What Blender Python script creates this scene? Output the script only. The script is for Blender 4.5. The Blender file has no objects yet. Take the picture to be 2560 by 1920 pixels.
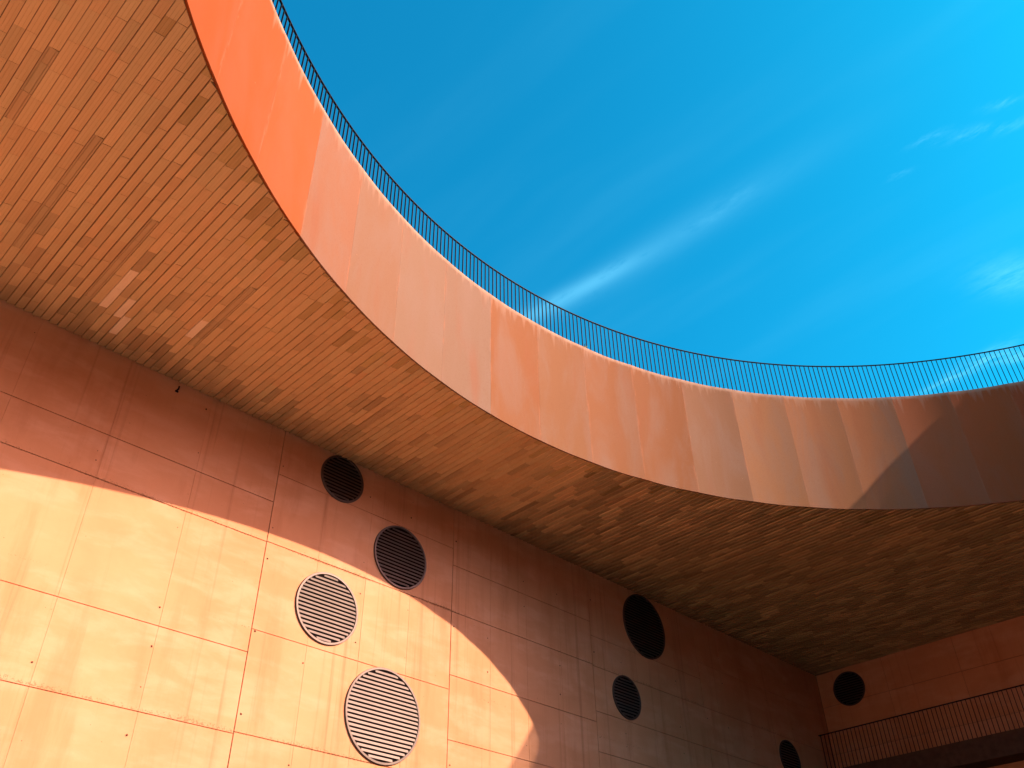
import bpy, bmesh, math, random
from mathutils import Matrix, Vector
random.seed(7)
R_ = math.radians
S = 8.6            # soffit height above the lens, metres
ZC = 1.6           # lens height above the ground
def zz(z): return ZC + S * z
GROUND = 0.0
WALL_Y = 1.325 * S
SIDE_X = 2.70 * S
CX, CY, RAD = 0.988471 * S, -0.22689081 * S, 1.22992878 * S
SOFF = zz(1.0)
TOP = zz(1.3123)

scene = bpy.context.scene
col = scene.collection

# ------------------------------------------------------------------ camera
cam = bpy.data.cameras.new("camera")
cam.sensor_width = 36.0
cam.lens = 31.375
cam.clip_start = 0.05
cam.clip_end = 4000
camo = bpy.data.objects.new("camera", cam)
col.objects.link(camo)
W2C = [[0.7110447604044597, -0.7030333554804256, -0.012627342685539611],
       [0.4236550138985258, 0.4426772895354034, -0.7902868128269815],
       [0.5611878276477531, 0.5565796604364215, 0.6126069732613835]]
rt, dn, fw = [Vector(r) for r in W2C]
camo.matrix_world = Matrix(((rt.x, -dn.x, -fw.x, 0), (rt.y, -dn.y, -fw.y, 0), (rt.z, -dn.z, -fw.z, ZC), (0, 0, 0, 1)))
scene.camera = camo

# ------------------------------------------------------------------ light
SUN = Vector((0.65974617, -1.0, 0.67934028)).normalized()
EXPOSURE = 1.32
SKY_STRENGTH = 0.125
GA, GB, GG = 0.60, 2.2, 0.82
SUN_STRENGTH = 3.5
sd = bpy.data.lights.new("sun", 'SUN')
sd.energy = SUN_STRENGTH
sd.angle = R_(0.5)
sd.color = (1.0, 0.79, 0.62)
so = bpy.data.objects.new("sun", sd)
col.objects.link(so)
so.rotation_euler = SUN.to_track_quat('Z', 'Y').to_euler()
so.location = (0, 0, 60)

world = bpy.data.worlds.new("World")
scene.world = world
world.use_nodes = True
scene.view_settings.view_transform = 'Standard'
scene.view_settings.look = 'None'
scene.view_settings.exposure = EXPOSURE
scene.view_settings.gamma = 1.0
scene.view_settings.use_curve_mapping = False


class NT:
    """small helper for building node trees"""
    def __init__(s, tree):
        s.t = tree
        s.t.nodes.clear()

    def n(s, typ, ins=None, **kw):
        nd = s.t.nodes.new(typ)
        for k, v in kw.items():
            setattr(nd, k, v)
        for k, v in (ins or {}).items():
            if isinstance(v, bpy.types.NodeSocket):
                s.t.links.new(v, nd.inputs[k])
            elif v is not None:
                nd.inputs[k].default_value = v
        return nd

    def math(s, op, a, b=None, c=None, clamp=False):
        nd = s.n('ShaderNodeMath', {0: a, 1: b, 2: c}, operation=op)
        nd.use_clamp = clamp
        return nd.outputs[0]

    def mix(s, f, a, b, mode='MIX'):
        nd = s.n('ShaderNodeMix', {}, data_type='RGBA', blend_type=mode)
        for k, v in ((0, f), (6, a), (7, b)):
            if isinstance(v, bpy.types.NodeSocket):
                s.t.links.new(v, nd.inputs[k])
            else:
                nd.inputs[k].default_value = v
        return nd.outputs[2]

    def ramp(s, v, lo, hi):
        nd = s.n('ShaderNodeMapRange', {0: v, 1: lo, 2: hi, 3: 0.0, 4: 1.0}, interpolation_type='SMOOTHSTEP')
        return nd.outputs[0]

    def noise(s, vec, scale, detail=4, rough=0.55, dist=0.0):
        nd = s.n('ShaderNodeTexNoise', {'Vector': vec, 'Scale': scale, 'Detail': detail, 'Roughness': rough, 'Distortion': dist})
        return nd.outputs[0]

    def scale(s, vec, x, y, z, off=(0, 0, 0)):
        nd = s.n('ShaderNodeMapping', {'Vector': vec, 'Scale': (x, y, z), 'Location': off})
        return nd.outputs[0]


w = NT(world.node_tree)
sky = w.n('ShaderNodeTexSky', sky_type='NISHITA')
sky.sun_disc = False
sky.sun_elevation = math.asin(SUN.z)
sky.sun_rotation = math.atan2(SUN.x, SUN.y)
sky.altitude = 300
sky.air_density = 1.0
sky.dust_density = 4.2
sky.ozone_density = 2.2
# one uniform colour grade of the whole sky, as the photograph's: red pulled down against blue
sc = w.n('ShaderNodeSeparateColor', {0: sky.outputs[0]})
sr, sg, sb = sc.outputs[0], sc.outputs[1], sc.outputs[2]
gr = w.math('MAXIMUM', w.math('MULTIPLY', w.math('SUBTRACT', sr, w.math('MULTIPLY', sb, GA)), GB), w.math('MULTIPLY', sb, 0.01))
gg = w.math('MULTIPLY', sg, GG)
hs = w.n('ShaderNodeCombineColor', {0: gr, 1: gg, 2: sb})
# thin high cirrus laid out on a flat cloud layer (u = x/z, v = y/z)
geo = w.n('ShaderNodeTexCoord')
sep = w.n('ShaderNodeSeparateXYZ', {0: geo.outputs['Generated']})
zc = w.math('MAXIMUM', sep.outputs[2], 0.03)
u = w.math('DIVIDE', sep.outputs[0], zc)
v = w.math('DIVIDE', sep.outputs[1], zc)
uv = w.n('ShaderNodeCombineXYZ', {0: u, 1: v, 2: 0.0}).outputs[0]
warp = w.n('ShaderNodeTexNoise', {'Vector': uv, 'Scale': 3.0, 'Detail': 2.0})
uvw = w.n('ShaderNodeVectorMath', {0: uv, 1: w.n('ShaderNodeVectorMath', {0: warp.outputs['Color'], 1: (0.05, 0.05, 0.0)}, operation='MULTIPLY').outputs[0]}, operation='ADD').outputs[0]
bands = w.ramp(w.noise(w.scale(uvw, 7.0, 1.1, 1.0), 1.0, 3, 0.5), 0.45, 0.85)
fine = w.noise(w.scale(uvw, 46.0, 14.0, 1.0), 1.0, 5, 0.65)
clouds = w.math('MULTIPLY', bands, 0.03)


def wisp(u0, v0, su, sv, ang, amp, thr=0.0):
    """one feathery cirrus streak of half sizes su, sv, turned by ang"""
    global clouds
    du = w.math('SUBTRACT', u, u0)
    dv = w.math('SUBTRACT', v, v0)
    c, s_ = math.cos(ang), math.sin(ang)
    a = w.math('ADD', w.math('MULTIPLY', du, c / su), w.math('MULTIPLY', dv, s_ / su))
    b = w.math('ADD', w.math('MULTIPLY', du, -s_ / sv), w.math('MULTIPLY', dv, c / sv))
    d = w.math('ADD', w.math('MULTIPLY', a, a), w.math('MULTIPLY', b, b))
    g = w.math('EXPONENT', w.math('MULTIPLY', d, -1.0))
    m = w.math('MULTIPLY', g, w.ramp(fine, thr, thr + 0.5))
    clouds = w.math('ADD', clouds, w.math('MULTIPLY', m, amp))


wisp(0.809, 0.735, 0.019, 0.075, 0.10, 0.15, 0.05)
wisp(0.825, 0.620, 0.015, 0.075, 0.11, 0.13, 0.05)
wisp(0.800, 0.830, 0.016, 0.060, 0.12, 0.09, 0.1)
wisp(0.835, 0.55, 0.030, 0.26, 0.06, 0.08, 0.0)
wisp(0.845, 0.420, 0.010, 0.050, 0.1, 0.09, 0.35)
wisp(0.835, 0.370, 0.010, 0.030, 0.3, 0.12, 0.4)
wisp(0.960, 0.036, 0.008, 0.022, 0.5, 0.34, 0.42)
wisp(0.936, 0.135, 0.009, 0.030, 0.4, 0.3, 0.42)
wisp(0.985, 0.070, 0.010, 0.050, 0.5, 0.35, 0.40)
wisp(0.970, 0.190, 0.008, 0.016, 0.2, 0.30, 0.42)
wisp(1.300, 0.150, 0.040, 0.060, 0.9, 0.22, 0.20)
wisp(1.480, 0.320, 0.018, 0.085, -0.2, 0.40, 0.30)
wisp(1.500, 0.240, 0.020, 0.050, 0.7, 0.35, 0.30)
clouds = w.math('MINIMUM', clouds, 0.8)
skyc = w.mix(clouds, hs.outputs[0], (1.5, 4.8, 6.4, 1))
bg = w.n('ShaderNodeBackground', {'Color': skyc, 'Strength': SKY_STRENGTH})
w.n('ShaderNodeOutputWorld', {'Surface': bg.outputs[0]})


# ------------------------------------------------------------------ helpers
def lin(r, g, b): return (r, g, b, 1.0)


def link(name, mesh, mat=None, parent=None):
    o = bpy.data.objects.new(name, mesh)
    col.objects.link(o)
    if mat and not mesh.materials:
        mesh.materials.append(mat)
    if parent:
        o.parent = parent
    return o


def tag(o, label=None, cat=None, group=None, kind=None):
    for k, v_ in (("label", label), ("category", cat), ("group", group), ("kind", kind)):
        if v_:
            o[k] = v_
    return o


def empty(name, loc=(0, 0, 0)):
    o = bpy.data.objects.new(name, None)
    o.location = loc
    o.empty_display_size = 0.3
    col.objects.link(o)
    return o


def mesh_of(name, verts, faces):
    m = bpy.data.meshes.new(name)
    m.from_pydata(verts, [], faces)
    m.update()
    return m


def bm_mesh(name, bm):
    m = bpy.data.meshes.new(name)
    bmesh.ops.recalc_face_normals(bm, faces=bm.faces[:])
    bm.to_mesh(m)
    bm.free()
    return m


def child(o, parent):
    """parent o while keeping the world placement it already has"""
    o.parent = parent
    o.location = Vector(o.location) - Vector(parent.location)
    return o


def box_data(x0, x1, y0, y1, z0, z1, V, F):
    b = len(V)
    V += [(x, y, z) for x in (x0, x1) for y in (y0, y1) for z in (z0, z1)]
    F += [tuple(b + i for i in f) for f in ((0, 1, 3, 2), (4, 6, 7, 5), (0, 4, 5, 1), (2, 3, 7, 6), (0, 2, 6, 4), (1, 5, 7, 3))]


# ------------------------------------------------------------------ materials
def new_mat(name):
    m = bpy.data.materials.new(name)
    m.use_nodes = True
    return m, NT(m.node_tree)


def finish(nt, color, rough, bump_h, bump_s, dist=0.02, metallic=0.0, spec=0.3):
    bmp = nt.n('ShaderNodeBump', {'Height': bump_h, 'Strength': bump_s, 'Distance': dist})
    p = nt.n('ShaderNodeBsdfPrincipled', {'Base Color': color, 'Roughness': rough, 'Normal': bmp.outputs[0],
                                           'Metallic': metallic, 'Specular IOR Level': spec})
    nt.n('ShaderNodeOutputMaterial', {'Surface': p.outputs[0]})


def mat_wall():
    m, t = new_mat("ochre_cast_concrete")
    pos = t.n('ShaderNodeNewGeometry').outputs['Position']
    sp = t.n('ShaderNodeSeparateXYZ', {0: pos})
    X = t.math('ADD', sp.outputs[0], sp.outputs[1])
    Z = sp.outputs[2]
    base = t.mix(t.ramp(t.noise(pos, 0.45, 5, 0.6, 0.4), 0.3, 0.7), lin(0.636, 0.266, 0.125), lin(0.725, 0.325, 0.162))
    # cloudy horizontal lifts
    base = t.mix(t.math('MULTIPLY', t.ramp(t.noise(t.scale(pos, 1.1, 1.1, 3.2), 1.0, 5, 0.6, 0.3), 0.42, 0.72), 0.58), base, lin(0.780, 0.390, 0.228))
    base = t.mix(t.math('MULTIPLY', t.ramp(t.noise(t.scale(pos, 2.6, 2.6, 0.5, (3, 0, 9)), 1.0, 5, 0.6), 0.50, 0.74), 0.48), base, lin(0.526, 0.191, 0.078))
    # narrow vertical run marks
    base = t.mix(t.math('MULTIPLY', t.ramp(t.noise(t.scale(pos, 9, 9, 0.20), 1.0, 4, 0.6), 0.55, 0.76), 0.46), base, lin(0.409, 0.141, 0.061))
    # per panel tint
    rnd = t.n('ShaderNodeObjectInfo').outputs['Random']
    base = t.mix(t.math('MULTIPLY', rnd, 0.16), base, lin(0.563, 0.220, 0.099))
    # speckled grime along the two construction joints and the cold joint
    cr = t.noise(pos, 30.0, 4, 0.8)
    broad = t.noise(t.scale(pos, 0.6, 0.6, 0.6, (5, 2, 1)), 1.0, 2)
    for zj, thr in ((zz(0.762), 0.56), (zz(0.4315), 0.54), (zz(0.60), 0.66)):
        dz = t.math('SUBTRACT', Z, zj)
        above = t.n('ShaderNodeMapRange', {0: dz, 1: 0.0, 2: 0.11, 3: 1.0, 4: 0.0}).outputs[0]
        on = t.math('GREATER_THAN', dz, -0.012)
        msk = t.math('MULTIPLY', on, above)
        lim = t.math('ADD', t.math('MULTIPLY', msk, -0.20), thr + 0.17)
        lim = t.math('ADD', lim, t.math('MULTIPLY', t.math('SUBTRACT', 0.5, broad), 0.5))
        k = t.math('MULTIPLY', t.ramp(cr, lim, t.math('ADD', lim, 0.05)), msk)
        base = t.mix(t.math('MULTIPLY', k, 0.65), base, lin(0.266, 0.106, 0.047))
    # pores
    vo = t.n('ShaderNodeTexVoronoi', {'Vector': pos, 'Scale': 5.5, 'Randomness': 1.0})
    pore = t.math('LESS_THAN', vo.outputs['Distance'], 0.035)
    pr = t.math('MULTIPLY', pore, t.ramp(t.noise(pos, 1.3, 2), 0.48, 0.56))
    base = t.mix(t.math('MULTIPLY', pr, 0.7), base, lin(0.227, 0.078, 0.039))
    micro = t.noise(pos, 60, 4, 0.7)
    base = t.mix(t.math('MULTIPLY', t.ramp(micro, 0.5, 0.8), 0.10), base, lin(0.364, 0.141, 0.068))
    h = t.math('ADD', t.math('MULTIPLY', t.noise(pos, 7, 6, 0.6), 0.6), t.math('MULTIPLY', micro, 0.25))
    h = t.math('SUBTRACT', h, pr)
    finish(t, base, 0.86, h, 0.22, 0.01, spec=0.05)
    return m


def mat_fascia():
    m, t = new_mat("weathered_pigmented_parapet")
    pos = t.n('ShaderNodeNewGeometry').outputs['Position']
    sp = t.n('ShaderNodeSeparateXYZ', {0: pos})
    oi = t.n('ShaderNodeObjectInfo')
    tc = t.n('ShaderNodeTexCoord').outputs['UV']
    uvs = t.n('ShaderNodeSeparateXYZ', {0: tc})
    U, V = uvs.outputs[0], uvs.outputs[1]
    base = oi.outputs['Color']
    # milky cast of older weathering in soft vertical clouds
    ang = t.n('ShaderNodeCombineXYZ', {0: U, 1: 0.0, 2: V}).outputs[0]
    ang = t.n('ShaderNodeVectorMath', {0: ang, 1: t.n('ShaderNodeCombineXYZ', {0: t.math('MULTIPLY', oi.outputs['Random'], 40.0), 1: 0.0, 2: 0.0}).outputs[0]}, operation='ADD').outputs[0]
    n1 = t.noise(t.scale(ang, 1.8, 1, 1.3), 1.0, 5, 0.6, 0.6)
    base = t.mix(t.math('MULTIPLY', t.math('MULTIPLY', t.ramp(n1, 0.40, 0.70), 0.48), oi.outputs['Alpha']), base, lin(0.205, 0.120, 0.080))
    n2 = t.noise(t.scale(ang, 2.2, 1, 1.1, (7, 0, 0)), 1.0, 4, 0.55, 0.4)
    base = t.mix(t.math('MULTIPLY', t.ramp(n2, 0.50, 0.78), 0.38), base, lin(0.225, 0.062, 0.020))
    # lime bloom running down from the coping
    drip = t.noise(t.scale(ang, 11, 1, 0.4, (3, 0, 0)), 1.0, 5, 0.62)
    ed = t.math('SUBTRACT', 1.0, V)
    reach = t.math('MULTIPLY', t.ramp(drip, 0.40, 0.85), 0.22)
    bloom = t.math('SUBTRACT', 1.0, t.math('DIVIDE', ed, t.math('ADD', reach, 0.025)), clamp=True)
    rim = t.math('SUBTRACT', 1.0, t.math('DIVIDE', ed, 0.032), clamp=True)
    base = t.mix(t.math('MULTIPLY', bloom, 0.5), base, lin(0.36, 0.21, 0.135))
    base = t.mix(t.math('MULTIPLY', rim, t.ramp(t.noise(t.scale(ang, 6, 1, 1, (9, 0, 0)), 1.0, 4, 0.6), 0.25, 0.6)), base, lin(0.42, 0.26, 0.17))
    # pale lime line and rust specks at the panel joint
    j = t.math('MINIMUM', U, t.math('SUBTRACT', 1.0, U))
    jm = t.math('SUBTRACT', 1.0, t.math('DIVIDE', j, 0.035), clamp=True)
    jn = t.noise(t.scale(ang, 2, 1, 3.0), 1.0, 4, 0.7)
    base = t.mix(t.math('MULTIPLY', t.math('MULTIPLY', jm, t.ramp(jn, 0.45, 0.62)), 0.55), base, lin(0.321, 0.122, 0.057))
    fine = t.noise(pos, 38, 5, 0.7)
    base = t.mix(t.math('MULTIPLY', t.ramp(fine, 0.45, 0.85), 0.30), base, lin(0.123, 0.030, 0.010))
    spk = t.n('ShaderNodeTexVoronoi', {'Vector': pos, 'Scale': 3.0})
    base = t.mix(t.math('MULTIPLY', t.math('LESS_THAN', spk.outputs['Distance'], 0.03), 0.5), base, lin(0.329, 0.147, 0.078))
    h = t.math('ADD', t.math('MULTIPLY', fine, 0.3), t.noise(pos, 2.5, 4, 0.5))
    finish(t, base, 0.68, h, 0.16, 0.012, spec=0.06)
    return m


def brick_nodes(t, tint):
    pos = t.n('ShaderNodeNewGeometry').outputs['Position']
    streak = t.noise(t.scale(pos, 42, 1.3, 6), 1.0, 4, 0.6)
    blot = t.noise(pos, 2.2, 5, 0.65, 0.5)
    c = t.mix(t.math('MULTIPLY', t.ramp(streak, 0.35, 0.75), 0.16), tint, lin(0.74, 0.52, 0.30))
    c = t.mix(t.math('MULTIPLY', t.ramp(blot, 0.58, 0.85), 0.16), c, lin(0.36, 0.13, 0.045))
    # damp grime and painted corner shade along the wall, ragged inner edge
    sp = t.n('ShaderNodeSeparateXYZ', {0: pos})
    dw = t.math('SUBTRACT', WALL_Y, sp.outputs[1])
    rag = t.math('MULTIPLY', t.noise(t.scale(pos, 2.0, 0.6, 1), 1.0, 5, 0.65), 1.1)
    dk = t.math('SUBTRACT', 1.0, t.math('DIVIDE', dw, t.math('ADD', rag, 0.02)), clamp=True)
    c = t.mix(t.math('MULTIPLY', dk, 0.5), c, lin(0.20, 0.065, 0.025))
    fn = t.noise(pos, 75, 3, 0.7)
    c = t.mix(t.math('MULTIPLY', t.ramp(fn, 0.5, 0.8), 0.12), c, lin(0.3, 0.12, 0.05))
    finish(t, c, 0.72, t.math('ADD', t.math('MULTIPLY', streak, 0.5), t.math('MULTIPLY', fn, 0.4)), 0.15, 0.004, spec=0.1)


def mat_brick_single():
    m, t = new_mat("terracotta_brick")
    brick_nodes(t, t.n('ShaderNodeObjectInfo').outputs['Color'])
    return m


def mat_brick_field():
    m, t = new_mat("terracotta_brick_field")
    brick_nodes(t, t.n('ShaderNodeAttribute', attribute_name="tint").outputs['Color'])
    return m


def mat_plain(name, c, rough=0.8, spec=0.3, metallic=0.0, var=0.15, scale=6.0, bump=0.1):
    m, t = new_mat(name)
    pos = t.n('ShaderNodeNewGeometry').outputs['Position']
    n = t.noise(pos, scale, 5, 0.6)
    d = tuple(x * (1 - var * 2) for x in c[:3]) + (1,)
    finish(t, t.mix(t.ramp(n, 0.3, 0.7), d, c), rough, n, bump, 0.005, metallic, spec)
    return m


M_WALL = mat_wall()
M_FASCIA = mat_fascia()
M_BRICK = mat_brick_single()
M_FIELD = mat_brick_field()
M_JOINT = mat_plain("joint_mortar", lin(0.34, 0.17, 0.09), 0.9, 0.1)
M_SLAB = mat_plain("slab_concrete", lin(0.30, 0.15, 0.08), 0.9, 0.1)
M_ROOF = mat_plain("roof_paving", lin(0.42, 0.30, 0.22), 0.9, 0.1)
M_GROUND = mat_plain("bounce_paving", lin(0.60, 0.50, 0.36), 0.9, 0.15, scale=0.8, var=0.08)
M_STEEL = mat_plain("dark_painted_steel", lin(0.008, 0.006, 0.009), 0.6, 0.12, 0.0, 0.1, 20)
M_VENT = mat_plain("brushed_grey_metal", lin(0.155, 0.116, 0.098), 0.52, 0.2, 0.85, 0.05, 3, 0.05)
M_FRAME = mat_plain("dull_grey_metal_frame", lin(0.135, 0.098, 0.082), 0.56, 0.2, 0.85, 0.08, 4, 0.05)
M_DARK = mat_plain("dark_duct_interior", lin(0.012, 0.006, 0.005), 0.9, 0.05)
M_HOLE = mat_plain("tie_hole_shadow", lin(0.10, 0.035, 0.02), 0.9, 0.05)

# ------------------------------------------------------------------ ground
V, F = [], []
box_data(-1500, 1500, -1500, 1500, -0.4, -0.004, V, F)
g = link("low_bounce_ground", mesh_of("low_bounce_ground", V, F), mat_plain("low_bounce_dark", lin(0.035, 0.030, 0.027), 0.9, 0.15, scale=3))  # out of view; made dark so little light bounces up on the right
tag(g, "unseen ground reaching to the horizon, made dark to cut bounce light", kind="structure")
V, F = [], []
box_data(-2.4 * S, 0.9 * S, -1.3 * S, WALL_Y, -0.3, GROUND, V, F)
g = link("bounce_paving", mesh_of("bounce_paving", V, F), M_GROUND)  # out of view; pale patch laid to bounce sunlight up on the left
tag(g, "unseen pale ochre paving at the foot of the wall, added for bounce light", kind="structure")


# ------------------------------------------------------------------ circle of the opening
def yc(x):
    d = RAD * RAD - (x - CX) ** 2
    return None if d <= 0 else CY + math.sqrt(d)


# ------------------------------------------------------------------ terrace slab with the round opening
terrace = empty("roof_terrace", (CX, CY, SOFF))
tag(terrace, "orange terrace with round opening, curved parapet and brick soffit", "terrace")
XMIN, XMAX, YMIN, YMAX = -0.9 * S, 3.05 * S, -1.64 * S, 1.62 * S
bm = bmesh.new()
N = 288
rings = {}
r_in = RAD + 0.045


def outer(a):
    c, s_ = math.cos(a), math.sin(a)
    k = 1e9
    if c > 1e-9: k = min(k, (XMAX - CX) / c)
    if c < -1e-9: k = min(k, (XMIN - CX) / c)
    if s_ > 1e-9: k = min(k, (YMAX - CY) / s_)
    if s_ < -1e-9: k = min(k, (YMIN - CY) / s_)
    return (CX + c * k, CY + s_ * k)


z0, z1 = SOFF + 0.06, TOP - 0.03
angs = [2 * math.pi * i / N for i in range(N)]
for x in (XMIN, XMAX):
    for y in (YMIN, YMAX):
        angs.append(math.atan2(y - CY, x - CX) % (2 * math.pi))
angs = sorted(set(round(a, 9) for a in angs))
vi = [[], [], [], []]
for a in angs:
    ix, iy = CX + r_in * math.cos(a), CY + r_in * math.sin(a)
    ox, oy = outer(a)
    for k, (x, y, z) in enumerate(((ix, iy, z0), (ox, oy, z0), (ox, oy, z1), (ix, iy, z1))):
        vi[k].append(bm.verts.new((x - CX, y - CY, z - SOFF)))
n = len(angs)
for i in range(n):
    j = (i + 1) % n
    for k in range(4):
        l = (k + 1) % 4
        bm.faces.new((vi[k][i], vi[k][j], vi[l][j], vi[l][i]))
sl = link("slab", bm_mesh("slab", bm), M_SLAB, terrace)

# parapet panels : slightly bowed sheets, butted along the ring
PITCH = 6.315
TH0 = 91.7
tints = {7: (0.275, 0.058, 0.010), 6: (0.275, 0.060, 0.011), 5: (0.275, 0.066, 0.014), 4: (0.222, 0.090, 0.043), 3: (0.200, 0.095, 0.048),
         2: (0.196, 0.105, 0.059), 1: (0.189, 0.102, 0.058), 0: (0.206, 0.073, 0.023), -1: (0.200, 0.080, 0.029), -2: (0.206, 0.075, 0.025),
         -3: (0.200, 0.071, 0.023), -4: (0.193, 0.087, 0.040), -5: (0.253, 0.106, 0.042), -6: (0.271, 0.104, 0.040), -7: (0.279, 0.099, 0.036),  # right-hand tints brightened to make up for grazing sunlight
         -8: (0.295, 0.080, 0.026), -9: (0.300, 0.068, 0.018), -10: (0.300, 0.054, 0.012), -11: (0.290, 0.048, 0.010), -12: (0.280, 0.045, 0.009)}  # shadowed end: redder shade put into the panel tint


def fascia_panel(k):
    a1 = R_(TH0 + PITCH * k)
    a0 = R_(TH0 + PITCH * (k - 1))
    gap = (0.0003 if k < -1 else 0.0008) / RAD
    a0 += gap
    a1 -= gap
    bow = 0.014 if k <= -2 else 0.004
    slip = 0.0
    nseg, nz = 14, 6
    zb, zt = -0.004, TOP - SOFF
    V, F, UV = [], [], []
    thick = 0.030
    def idx(s_, i, jz): return s_ * (nseg + 1) * (nz + 1) + i * (nz + 1) + jz
    for side in range(2):
        for i in range(nseg + 1):
            f = i / nseg
            a = a0 + (a1 - a0) * f
            r = RAD + (thick if side else bow * math.sin(math.pi * f) + slip * (1 - f))
            for jz in range(nz + 1):
                z = zb + (zt - zb) * jz / nz
                V.append((r * math.cos(a), r * math.sin(a), z))
                UV.append((f, jz / nz))
    for i in range(nseg):
        for jz in range(nz):
            F.append((idx(0, i, jz), idx(0, i, jz + 1), idx(0, i + 1, jz + 1), idx(0, i + 1, jz)))
            F.append((idx(1, i, jz), idx(1, i + 1, jz), idx(1, i + 1, jz + 1), idx(1, i, jz + 1)))
        F.append((idx(0, i, 0), idx(0, i + 1, 0), idx(1, i + 1, 0), idx(1, i, 0)))
        F.append((idx(0, i, nz), idx(1, i, nz), idx(1, i + 1, nz), idx(0, i + 1, nz)))
    for jz in range(nz):
        F.append((idx(0, 0, jz), idx(1, 0, jz), idx(1, 0, jz + 1), idx(0, 0, jz + 1)))
        F.append((idx(0, nseg, jz), idx(0, nseg, jz + 1), idx(1, nseg, jz + 1), idx(1, nseg, jz)))
    me = mesh_of("parapet_panel", V, F)
    uvl = me.uv_layers.new(name="UVMap")
    for lp in me.loops:
        uvl.data[lp.index].uv = UV[lp.vertex_index]
    for p in me.polygons:
        p.use_smooth = True
    me.set_sharp_from_angle(angle=R_(35)) if hasattr(me, "set_sharp_from_angle") else None
    o = link("parapet_panel", me, M_FASCIA, terrace)
    c = tints.get(k, (0.27 + random.uniform(-.02, .02), 0.07, 0.025))
    o.color = (*c, 0.25 if k >= 5 else (0.35 if k <= -8 else 1.0))   # alpha = how much milky weathering; lowered at the shadowed end to redden it
    return o


for k in range(-25, 32):
    fascia_panel(k)

# roof paving on top of the slab, as a thin ring set back from the parapet
V, F = [], []
for i, a in enumerate(angs):
    for rr, zt in ((RAD + 0.10, 0.0),):
        V.append((rr * math.cos(a), rr * math.sin(a), TOP - SOFF - 0.026))
    ox, oy = outer(a)
    V.append((ox - CX, oy - CY, TOP - SOFF - 0.026))
for i in range(n):
    j = (i + 1) % n
    F.append((2 * i, 2 * i + 1, 2 * j + 1, 2 * j))
link("roof_paving", mesh_of("roof_paving", V, F), M_ROOF, terrace)

# ------------------------------------------------------------------ brick soffit
ROW = 0.119
BL = 0.483
profile = [(-0.5, 0.0025), (-0.47, 0.0), (-0.17, 0.005), (-0.14, 0.0090), (0.17, 0.0125), (0.20, 0.0165), (0.5, 0.0210), (0.5, 0.045), (-0.5, 0.045)]
groove = [(-0.5, 0.004), (-0.36, 0.004), (-0.35, 0.022), (-0.30, 0.022), (-0.29, 0.006), (0.25, 0.008), (0.26, 0.024), (0.31, 0.024), (0.32, 0.006), (0.5, 0.006), (0.5, 0.045), (-0.5, 0.045)]


def prism(prof, wdt, y0l, y0r, y1l, y1r):
    """brick of cross-section prof; ends may be cut aslant (left/right y values)"""
    V = []
    for (ya, yb) in ((y0l, y0r), (y1l, y1r)):
        for px, pz in prof:
            V.append((px * wdt, ya + (yb - ya) * (px + 0.5), pz))
    k = len(prof)
    F = [(i, (i + 1) % k, k + (i + 1) % k, k + i) for i in range(k)]
    F.append(tuple(reversed(range(k))))
    F.append(tuple(range(k, 2 * k)))
    return V, F


PALE = [(2.522, 10.419), (2.757, 10.591), (2.874, 10.55), (2.534, 9.923), (3.733, 10.036)]
GROOVED = [(0.347, 6.984, 7.957), (1.187, 7.979, 10.267), (2.281, 8.469, 10.394), (3.82, 8.946, 10.435), (6.852, 9.23, 10.185), (8.15, 9.3, 10.103)]


def tint_for(x, y, edge):
    b = random.gauss(1.0, 0.042)
    hue = random.gauss(0, 0.012)
    c = [0.64 * b, (0.410 + hue) * b, (0.195 + hue * 0.6) * b]
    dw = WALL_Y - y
    if x > 1.25 * S:                       # mixed tones, all darkened: the far corner's shade put into the tint
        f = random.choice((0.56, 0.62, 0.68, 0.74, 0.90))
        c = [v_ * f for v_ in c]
    if dw < 0.75 and random.random() < 0.55:  # some stained bricks, mostly corner shade by the wall painted into the tint
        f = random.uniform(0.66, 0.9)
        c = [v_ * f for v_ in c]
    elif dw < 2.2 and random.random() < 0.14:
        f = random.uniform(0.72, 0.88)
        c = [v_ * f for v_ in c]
    if edge < 0.45 and random.random() < 0.28:
        f = random.uniform(0.70, 0.9)
        c = [c[0] * f, c[1] * f, c[2] * f * 0.85]
    for (px, py) in PALE:
        if abs(px - x) < ROW * 0.5 and abs(py - y) < BL * 0.5:
            c = [0.85, 0.64, 0.42]
    return c


def pix(x, y, z):
    d = Vector((x, y, z - ZC))
    zf = d.dot(fw)
    if zf <= 0.1:
        return None
    return 1280 + 2231.06 * d.dot(rt) / zf, 960 + 2231.06 * d.dot(dn) / zf


bricks = []
x = -0.88 * S
rowi = 0
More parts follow.
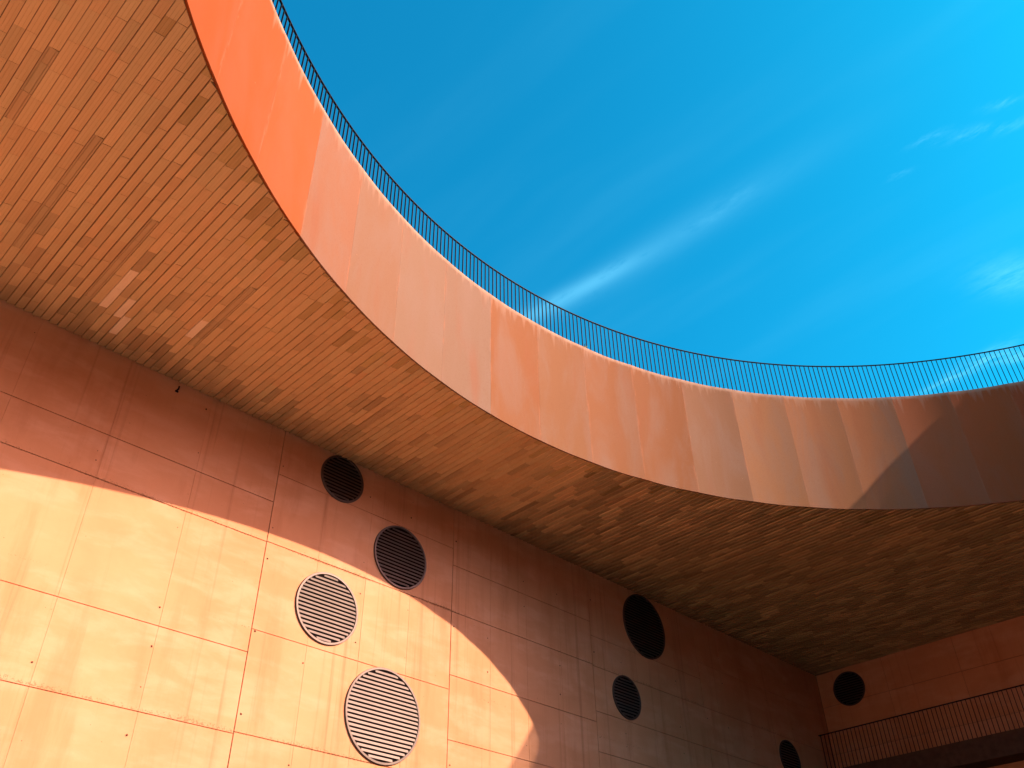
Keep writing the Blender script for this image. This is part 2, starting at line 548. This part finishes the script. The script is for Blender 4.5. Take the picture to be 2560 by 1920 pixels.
# rows are laid so that the grooved vent bricks fall where they are
shift = (0.347 - ROW / 2 - x) % ROW
x += shift
while x < SIDE_X - 0.02:
    xm = x + ROW / 2
    gap = random.choice((0.004, 0.006, 0.008, 0.010, 0.013, 0.010))
    wdt = ROW - gap
    ya, yb = yc(x), yc(x + ROW)
    if ya is None or yb is None:
        ya = yb = -0.62 * S
        cut = False
    else:
        off = 0.048
        ra = math.sqrt(max((RAD + off) ** 2 - (x - CX) ** 2, 0.01))
        rb = math.sqrt(max((RAD + off) ** 2 - (x + ROW - CX) ** 2, 0.01))
        ya, yb = CY + ra, CY + rb
        cut = True
    lo = min(ya, yb)
    y1 = WALL_Y - 0.015
    rowz = random.uniform(0, 0.003)
    gr = [(g0, g1) for gx, g0, g1 in GROOVED if abs(gx - xm) < ROW / 2]
    yy = y1 - random.uniform(0.1, BL)
    segs = [(yy, y1)]
    while yy > lo:
        L = BL if random.random() > 0.10 else BL * 0.5
        segs.append((yy - L, yy))
        yy -= L
    for (s0, s1) in segs:
        bx, bw_ = xm, wdt
        e0a = e0b = s0 + 0.0015
        if cut and s0 < max(ya, yb):
            e0a, e0b = max(ya, s0), max(yb, s0)
            if max(e0a, e0b) > s1 - 0.006:          # the rim runs out of this brick's long side: trim its width
                if min(e0a, e0b) > s1 - 0.010:
                    continue
                rr_ = (RAD + off) ** 2 - (s1 - 0.004 - CY) ** 2
                if rr_ <= 0:
                    continue
                xs = math.sqrt(rr_)
                if e0b > e0a:
                    xr = min(CX - xs, x + wdt)
                    xl, e0b = x, s1 - 0.006
                else:
                    xl = max(CX + xs, x)
                    xr, e0a = x + wdt, s1 - 0.006
                if xr - xl < 0.008:
                    continue
                bx, bw_ = (xl + xr) / 2, xr - xl
        elif not cut and s0 < lo:
            e0a = e0b = lo
            if s1 - lo < 0.05:
                continue
        ym = (s0 + s1) / 2
        isg = any(g0 - 0.1 < ym < g1 + 0.1 for g0, g1 in gr)
        edge = s0 - min(ya, yb) if cut else 9
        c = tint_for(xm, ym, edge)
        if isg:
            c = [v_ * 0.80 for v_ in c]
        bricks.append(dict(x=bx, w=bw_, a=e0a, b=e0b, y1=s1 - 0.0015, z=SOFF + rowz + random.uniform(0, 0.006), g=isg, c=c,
                           cutq=abs(e0a - e0b) > 1e-4))
    x += ROW
    rowi += 1


def screen_area(b):
    P = [pix(b['x'] + sx * b['w'] / 2, y, SOFF) for sx, y in ((-1, b['a']), (1, b['b']), (1, b['y1']), (-1, b['y1']))]
    if any(p is None for p in P):
        return -1
    mx = sum(p[0] for p in P) / 4
    my = sum(p[1] for p in P) / 4
    if not (-10 < mx < 2570 and -10 < my < 1930):
        return -1
    A = 0
    for i in range(4):
        A += P[i][0] * P[(i + 1) % 4][1] - P[(i + 1) % 4][0] * P[i][1]
    return abs(A) / 2


order = sorted(range(len(bricks)), key=lambda i: -screen_area(bricks[i]))
single = set(order[:300])
unit = {}
for key, prof in ((False, profile), (True, groove)):
    Vv, Ff = prism(prof, 1.0, -0.5, -0.5, 0.5, 0.5)
    me = mesh_of("brick", Vv, Ff)
    me.materials.append(M_BRICK)
    unit[key] = me
FV, FF, FC = [], [], []
for i, b in enumerate(bricks):
    if i in single:
        if b['cutq']:
            y0 = (min(b['a'], b['b']) + b['y1']) / 2
            Vv, Ff = prism(groove if b['g'] else profile, b['w'], b['a'] - y0, b['b'] - y0, b['y1'] - y0, b['y1'] - y0)
            o = link("brick", mesh_of("brick", Vv, Ff), M_BRICK)
            o.location = (b['x'], y0, b['z'])
        else:
            o = link("brick", unit[b['g']])
            o.scale = (b['w'], b['y1'] - b['a'], 1)
            o.location = (b['x'], (b['y1'] + b['a']) / 2, b['z'])
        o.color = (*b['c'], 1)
        child(o, terrace)
    else:
        Vv, Ff = prism(groove if b['g'] else profile, b['w'], b['a'], b['b'], b['y1'], b['y1'])
        k = len(FV)
        FV += [(v_[0] + b['x'] - CX, v_[1] - CY, v_[2] + b['z'] - SOFF) for v_ in Vv]
        FF += [tuple(q + k for q in f) for f in Ff]
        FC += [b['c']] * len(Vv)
me = mesh_of("brick_field", FV, FF)
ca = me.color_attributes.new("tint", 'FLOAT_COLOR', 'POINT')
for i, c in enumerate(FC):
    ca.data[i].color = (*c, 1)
tag(link("brick_field", me, M_FIELD, terrace), kind="stuff")

# ------------------------------------------------------------------ long concrete wall
wall = empty("concrete_wall", (1.0 * S, WALL_Y, 0))
tag(wall, "tall ochre concrete wall of large cast panels, lit by the sun at lower left", "wall")
V, F = [], []
x_end = SIDE_X + 0.6
box_data(-2.6 * S, x_end, 0.014, 0.8, GROUND - 0.1, SOFF + 0.055, V, F)
core = link("wall_core", mesh_of("wall_core", [(a - wall.location.x, b, c) for a, b, c in V], F), M_JOINT, wall)


def panel_mesh(wd, ht, th, ch):
    """slab front at y=0, back at y=th, small arris all round"""
    x, z = wd / 2, ht / 2
    V = [(-x + ch, 0, -z + ch), (x - ch, 0, -z + ch), (x - ch, 0, z - ch), (-x + ch, 0, z - ch),
         (-x, ch, -z), (x, ch, -z), (x, ch, z), (-x, ch, z),
         (-x, th, -z), (x, th, -z), (x, th, z), (-x, th, z)]
    F = [(0, 1, 2, 3), (8, 11, 10, 9)]
    for i in range(4):
        j = (i + 1) % 4
        F.append((i, 4 + i, 4 + j, j))
        F.append((4 + i, 8 + i, 8 + j, 4 + j))
    return mesh_of("concrete_panel", V, F)


# columns of panels: (x0, x1, sub-widths, course heights)
cols = [
    (-2.16, -1.68, 3, (-0.20, -0.07, 0.10, 0.27, 0.43, 0.5585, 0.762, 0.844, 1.005)),
    (-1.68, -1.20, 3, (-0.20, -0.07, 0.10, 0.27, 0.43, 0.60, 0.762, 0.906, 1.005)),
    (-1.20, -0.72, 3, (-0.20, -0.07, 0.10, 0.27, 0.43, 0.5585, 0.762, 0.844, 1.005)),
    (-0.72, -0.24, 3, (-0.20, -0.07, 0.10, 0.27, 0.43, 0.60, 0.762, 0.906, 1.005)),
    (-0.24, 0.705, 6, (-0.20, -0.07, 0.10, 0.27, 0.4285, 0.5595, 0.7625, 0.844, 1.005)),
    (0.705, 1.1475, 4, (-0.20, -0.07, 0.10, 0.27, 0.4315, 0.600, 0.7635, 0.9055, 1.005)),
    (1.1475, 1.5905, 4, (-0.20, -0.05, 0.14, 0.32, 0.505, 0.6295, 0.762, 0.867, 1.005)),
    (1.5905, 2.033, 4, (-0.20, -0.05, 0.16, 0.36, 0.565, 0.654, 0.759, 0.833, 1.005)),
    (2.033, 2.475, 4, (-0.20, -0.05, 0.16, 0.36, 0.565, 0.654, 0.759, 0.88, 1.005)),
    (2.475, 2.7, 2, (-0.20, -0.05, 0.16, 0.36, 0.565, 0.654, 0.759, 0.88, 1.005)),
]
ties = []
for (c0, c1, ns, zs) in cols:
    for zi in range(len(zs) - 1):
        za, zb = zz(zs[zi]), zz(zs[zi + 1])
        gz0 = 0.0035 if zi else 0
        sub = [c0 + (c1 - c0) * i / ns for i in range(ns + 1)]
        tone = random.uniform(-0.0015, 0.0015)
        for i in range(ns):
            xa, xb = sub[i] * S, sub[i + 1] * S
            xa += 0.006 if i == 0 else 0.0005
            xb -= 0.006 if i == ns - 1 else 0.0005
            me = panel_mesh(xb - xa, zb - za - 0.009, 0.05, 0.003)
            o = link("concrete_panel", me, M_WALL, wall)
            o.location = ((xa + xb) / 2 - wall.location.x, tone + random.uniform(-0.0008, 0.0008), (za + zb) / 2)
            if i:
                for zt in (za + 0.28, zb - 0.28):
                    if random.random() < 0.4:
                        ties.append((xa - 0.06 + random.uniform(-.03, .03), zt + random.uniform(-.03, .03), random.uniform(0.007, 0.017)))
    for zt in (0.398, 0.460, 0.597, 0.731, 0.793, 0.925):
        if random.random() < 0.7:
            ties.append((c1 * S + 0.06, zz(zt), random.uniform(0.010, 0.018)))
# small cone holes left by the formwork ties, as shallow dark cups
V, F = [], []
for (x, z, r) in ties:
    b = len(V)
    k = 8
    for q in range(k):
        a = 2 * math.pi * q / k
        rr = r * random.uniform(0.75, 1.15)
        V.append((x + rr * math.cos(a) - wall.location.x, -0.0045, z + rr * math.sin(a)))
    V.append((x - wall.location.x, -0.0035, z))
    F += [(b + q, b + (q + 1) % k, b + k) for q in range(k)]
tag(link("tie_hole", mesh_of("tie_hole", V, F), M_HOLE, wall), kind="stuff")

# ------------------------------------------------------------------ side wall
side = empty("side_wall", (SIDE_X, 0, 0))
tag(side, "dark side wall at lower right corner behind the walkway railing", "wall")
V, F = [], []
box_data(0.014, 0.7, -2.92 * S, WALL_Y, GROUND - 0.1, SOFF + 0.055, V, F)
link("wall_core", mesh_of("wall_core", V, F), M_JOINT, side)
V, F = [], []
box_data(0.3 * S, SIDE_X, -1.58 * S, -1.52 * S, GROUND - 0.1, SOFF + 0.055, V, F)
bw = link("light_block_wall", mesh_of("light_block_wall", V, F), mat_plain("light_block_dark", lin(0.05, 0.045, 0.04), 0.8, 0.2))  # unseen wall, added only to cut bounce light below the terrace
tag(bw, "unseen dark wall added under the far side of the terrace ring to block bounce light", "wall")
ys = [1.325 - 0.4427 * i for i in range(7)]
for i in range(6):
    zs = (-0.2, 0.0, 0.18, 0.36, 0.565, 0.645, 0.759, 0.9, 1.005)
    for zi in range(8):
        for q in range(2):
            yb_ = (ys[i] - (ys[i] - ys[i + 1]) * q / 2) * S - 0.004
            ya_ = (ys[i] - (ys[i] - ys[i + 1]) * (q + 1) / 2) * S + 0.004
            za, zb = zz(zs[zi]), zz(zs[zi + 1])
            me = panel_mesh(yb_ - ya_, zb - za - 0.011, 0.05, 0.004)
            o = link("concrete_panel", me, M_WALL, side)
            o.rotation_euler = (0, 0, -math.pi / 2)
            o.location = (random.uniform(-0.001, 0.001), (ya_ + yb_) / 2, (za + zb) / 2)

# ------------------------------------------------------------------ round louvre vents
unit_slat = None


def slat_mesh():
    # unit length in x; tilted blade, upper edge set back
    h, d, t = 0.041, 0.014, 0.003
    pr = [(0.0, -h / 2), (t, -h / 2 - 0.001), (d + t, h / 2 - 0.001), (d, h / 2)]
    V = [(sx, y - 0.024, z) for sx in (-0.5, 0.5) for (y, z) in pr]
    F = [(0, 1, 5, 4), (1, 2, 6, 5), (2, 3, 7, 6), (3, 0, 4, 7), (3, 2, 1, 0), (4, 5, 6, 7)]
    return mesh_of("slat", V, F)


def ring_mesh(ro, ri, y0, y1, seg=56):
    V, F = [], []
    for i in range(seg):
        a = 2 * math.pi * i / seg
        c, s_ = math.cos(a), math.sin(a)
        for (r, y) in ((ro, y1), (ro, y0 + 0.004), (ro - 0.004, y0), (ri + 0.004, y0), (ri, y0 + 0.004), (ri, y1)):
            V.append((r * c, y, r * s_))
    for i in range(seg):
        j = (i + 1) % seg
        for k in range(6):
            l = (k + 1) % 6
            F.append((6 * i + k, 6 * j + k, 6 * j + l, 6 * i + l))
    me = mesh_of("frame", V, F)
    for p in me.polygons:
        p.use_smooth = True
    me.set_sharp_from_angle(angle=R_(30)) if hasattr(me, "set_sharp_from_angle") else None
    return me


SL = slat_mesh()
SL.materials.append(M_VENT)


def vent(x, z, r, label, on_side=False):
    r *= S
    v_ = empty("round_vent", (x * S, WALL_Y, zz(z)) if not on_side else (SIDE_X, x * S, zz(z)))
    if on_side:
        v_.rotation_euler = (0, 0, -math.pi / 2)
    tag(v_, label, "vent", "round louvre vents in the concrete walls")
    fr = 0.038
    link("frame", ring_mesh(r, r - fr, -0.028, 0.01), M_FRAME, v_)
    ri = r - fr
    bm = bmesh.new()
    bmesh.ops.create_circle(bm, cap_ends=True, segments=56, radius=ri + 0.003)
    bmesh.ops.rotate(bm, verts=bm.verts[:], cent=(0, 0, 0), matrix=Matrix.Rotation(math.pi / 2, 3, 'X'))
    bmesh.ops.translate(bm, verts=bm.verts[:], vec=(0, -0.005, 0))
    link("backing", bm_mesh("backing", bm), M_DARK, v_)
    pitch = 0.0640
    ns = int(2 * ri / pitch)
    zt = -ns * pitch / 2 + pitch / 2
    for i in range(ns):
        hh = max(abs(zt - 0.02), abs(zt + 0.02))
        if hh < ri - 0.002:
            o = link("slat", SL, None, v_)
            o.location = (0, 0, zt)
            o.scale = (2 * math.sqrt(ri * ri - hh * hh) - 0.004 + 0.03, 1, 1)
        zt += pitch
    return v_


vent(0.8465, 0.9534, 0.0514, "round vent high in shadow, nearly touching the brick soffit left of centre")
vent(1.0054, 0.8354, 0.0675, "round vent half way down at the edge of the sunlit area, grey slats in shadow")
vent(0.8474, 0.6785, 0.0678, "smaller sunlit round vent with pale horizontal slats, upper left of the two bright ones")
vent(0.9920, 0.5171, 0.0851, "largest sunlit round vent with pale slats at the bottom of the wall")
vent(1.8069, 0.9157, 0.0849, "big dark round vent under the soffit on the right of the wall")
vent(1.7070, 0.7102, 0.0520, "small dark round vent below the big dark one in shaded concrete")
vent(2.4300, 0.6990, 0.0520, "dark round vent by the black corner at the bottom edge")
vent(1.2247, 0.9370, 0.0518, "dark round vent on the side wall above the walkway railing", True)


# ------------------------------------------------------------------ railing round the opening
def bar_mesh(name, wx, wy, h):
    V, F = [], []
    box_data(-wx / 2, wx / 2, -wy / 2, wy / 2, 0, h, V, F)
    return mesh_of(name, V, F)


RR = RAD + 0.0324 * S
ZR = zz(1.4396)
rail = empty("terrace_railing", (CX, CY, TOP - 0.026))
tag(rail, "dark thin-barred steel railing curving along the terrace edge against the blue sky", "railing")
RH = ZR - (TOP - 0.026)
NB = int(round(2 * math.pi * RR / 0.0997))
BM = bar_mesh("baluster", 0.026, 0.008, RH - 0.02)
BM.materials.append(M_STEEL)
hid_V, hid_F = [], []
vis = []
for i in range(NB):
    a = 2 * math.pi * i / NB
    deg = math.degrees(a)
    vis.append((abs(deg - 76), i, a))
vis.sort()
for kk, (_, i, a) in enumerate(vis):
    px, py = RR * math.cos(a), RR * math.sin(a)
    if kk < 290:
        o = link("baluster", BM, None, rail)
        o.location = (px, py, 0)
        o.rotation_euler = (random.gauss(0, 0.0012), random.gauss(0, 0.0012), a)
    else:
        b = len(hid_V)
        c, s_ = math.cos(a), math.sin(a)
        for dx in (-0.013, 0.013):
            for dy in (-0.004, 0.004):
                for z in (0, RH - 0.02):
                    hid_V.append((px + dx * c - dy * s_, py + dx * s_ + dy * c, z))
        hid_F += [tuple(b + q for q in f) for f in ((0, 1, 3, 2), (4, 6, 7, 5), (0, 4, 5, 1), (2, 3, 7, 6), (0, 2, 6, 4), (1, 5, 7, 3))]
tag(link("baluster", mesh_of("baluster_far", hid_V, hid_F), M_STEEL, rail), kind="stuff")


def hoop(name, r, z, wr, hz, parent, seg=360):
    V, F = [], []
    for i in range(seg):
        a = 2 * math.pi * i / seg
        for (dr, dz) in ((-wr / 2, 0), (wr / 2, 0), (wr / 2, hz), (-wr / 2, hz)):
            V.append(((r + dr) * math.cos(a), (r + dr) * math.sin(a), z + dz))
    for i in range(seg):
        j = (i + 1) % seg
        for k in range(4):
            l = (k + 1) % 4
            F.append((4 * i + k, 4 * j + k, 4 * j + l, 4 * i + l))
    return link(name, mesh_of(name, V, F), M_STEEL, parent)


hoop("handrail", RR, RH - 0.015, 0.034, 0.011, rail)
hoop("bottom_rail", RR, 0.10, 0.030, 0.014, rail)

# ------------------------------------------------------------------ walkway on the side wall
WX = 2.62 * S
wk = empty("walkway", (WX, 0, zz(0.698)))
tag(wk, "dark concrete walkway slab projecting from the side wall at lower right", "walkway")
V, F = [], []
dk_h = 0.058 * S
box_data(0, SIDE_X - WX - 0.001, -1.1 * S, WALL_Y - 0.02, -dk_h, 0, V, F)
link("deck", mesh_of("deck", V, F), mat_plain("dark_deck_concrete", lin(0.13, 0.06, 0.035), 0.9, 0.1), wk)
r2 = empty("walkway_railing", (WX + 0.05, 0, zz(0.698)))
tag(r2, "thin dark railing on the walkway in front of the rust-red side wall", "railing")
h2 = (0.802 - 0.698) * S
B2 = bar_mesh("baluster", 0.028, 0.009, h2 - 0.02)
B2.materials.append(M_STEEL)
y = WALL_Y - 0.08
k = 0
while y > -0.3 * S:
    o = link("baluster", B2, None, r2)
    o.location = (0, y, 0)
    y -= 0.106
    k += 1
V, F = [], []
box_data(-0.02, 0.02, -0.3 * S, WALL_Y - 0.03, h2 - 0.02, h2, V, F)
link("handrail", mesh_of("handrail", V, F), M_STEEL, r2)
# little steel bracket just under the soffit
V, F = [], []
box_data(-0.02, 0.02, -0.09, 0.0, -0.012, 0.012, V, F)
box_data(-0.02, 0.02, -0.102, -0.09, -0.012, 0.085, V, F)
box_data(-0.045, 0.045, -0.012, -0.001, -0.06, -0.013, V, F)
hb = link("wall_bracket", mesh_of("wall_bracket", V, F), M_STEEL)
hb.scale = (0.6, 0.6, 0.6)
hb.location = (0.478 * S, WALL_Y, zz(0.984))
tag(hb, "tiny dark steel bracket on the wall just under the brick soffit at left", "bracket")
# small weed rooted on the parapet top
a = R_(78.7)
wx, wy = (RAD + 0.02) * math.cos(a), (RAD + 0.02) * math.sin(a)
V, F = [], []
for i in range(16):
    t_, ln = random.uniform(0, 6.28), random.uniform(0.05, 0.13)
    lean = random.uniform(0.2, 0.9)
    bx, by = random.uniform(-.05, .05), random.uniform(-.01, .01)
    dx, dy = math.cos(t_) * ln * lean, math.sin(t_) * ln * lean * 0.5
    b = len(V)
    V += [(bx - 0.004, by, 0), (bx + 0.004, by, 0), (bx + dx * .5 + .005, by + dy * .5, ln * .6), (bx + dx, by + dy, ln * .8)]
    F += [(b, b + 1, b + 2), (b, b + 2, b + 3)]
wd = link("weed", mesh_of("weed", V, F), mat_plain("weed_leaf", lin(0.10, 0.11, 0.04), 0.8, 0.2))
wd.location = (CX + wx, CY + wy, TOP)
wd.rotation_euler = (0, 0, a + math.pi / 2)
tag(wd, "tiny green weed growing on the parapet edge below the railing", "weed")
print("bricks", len(bricks), "objects", len(bpy.data.objects))
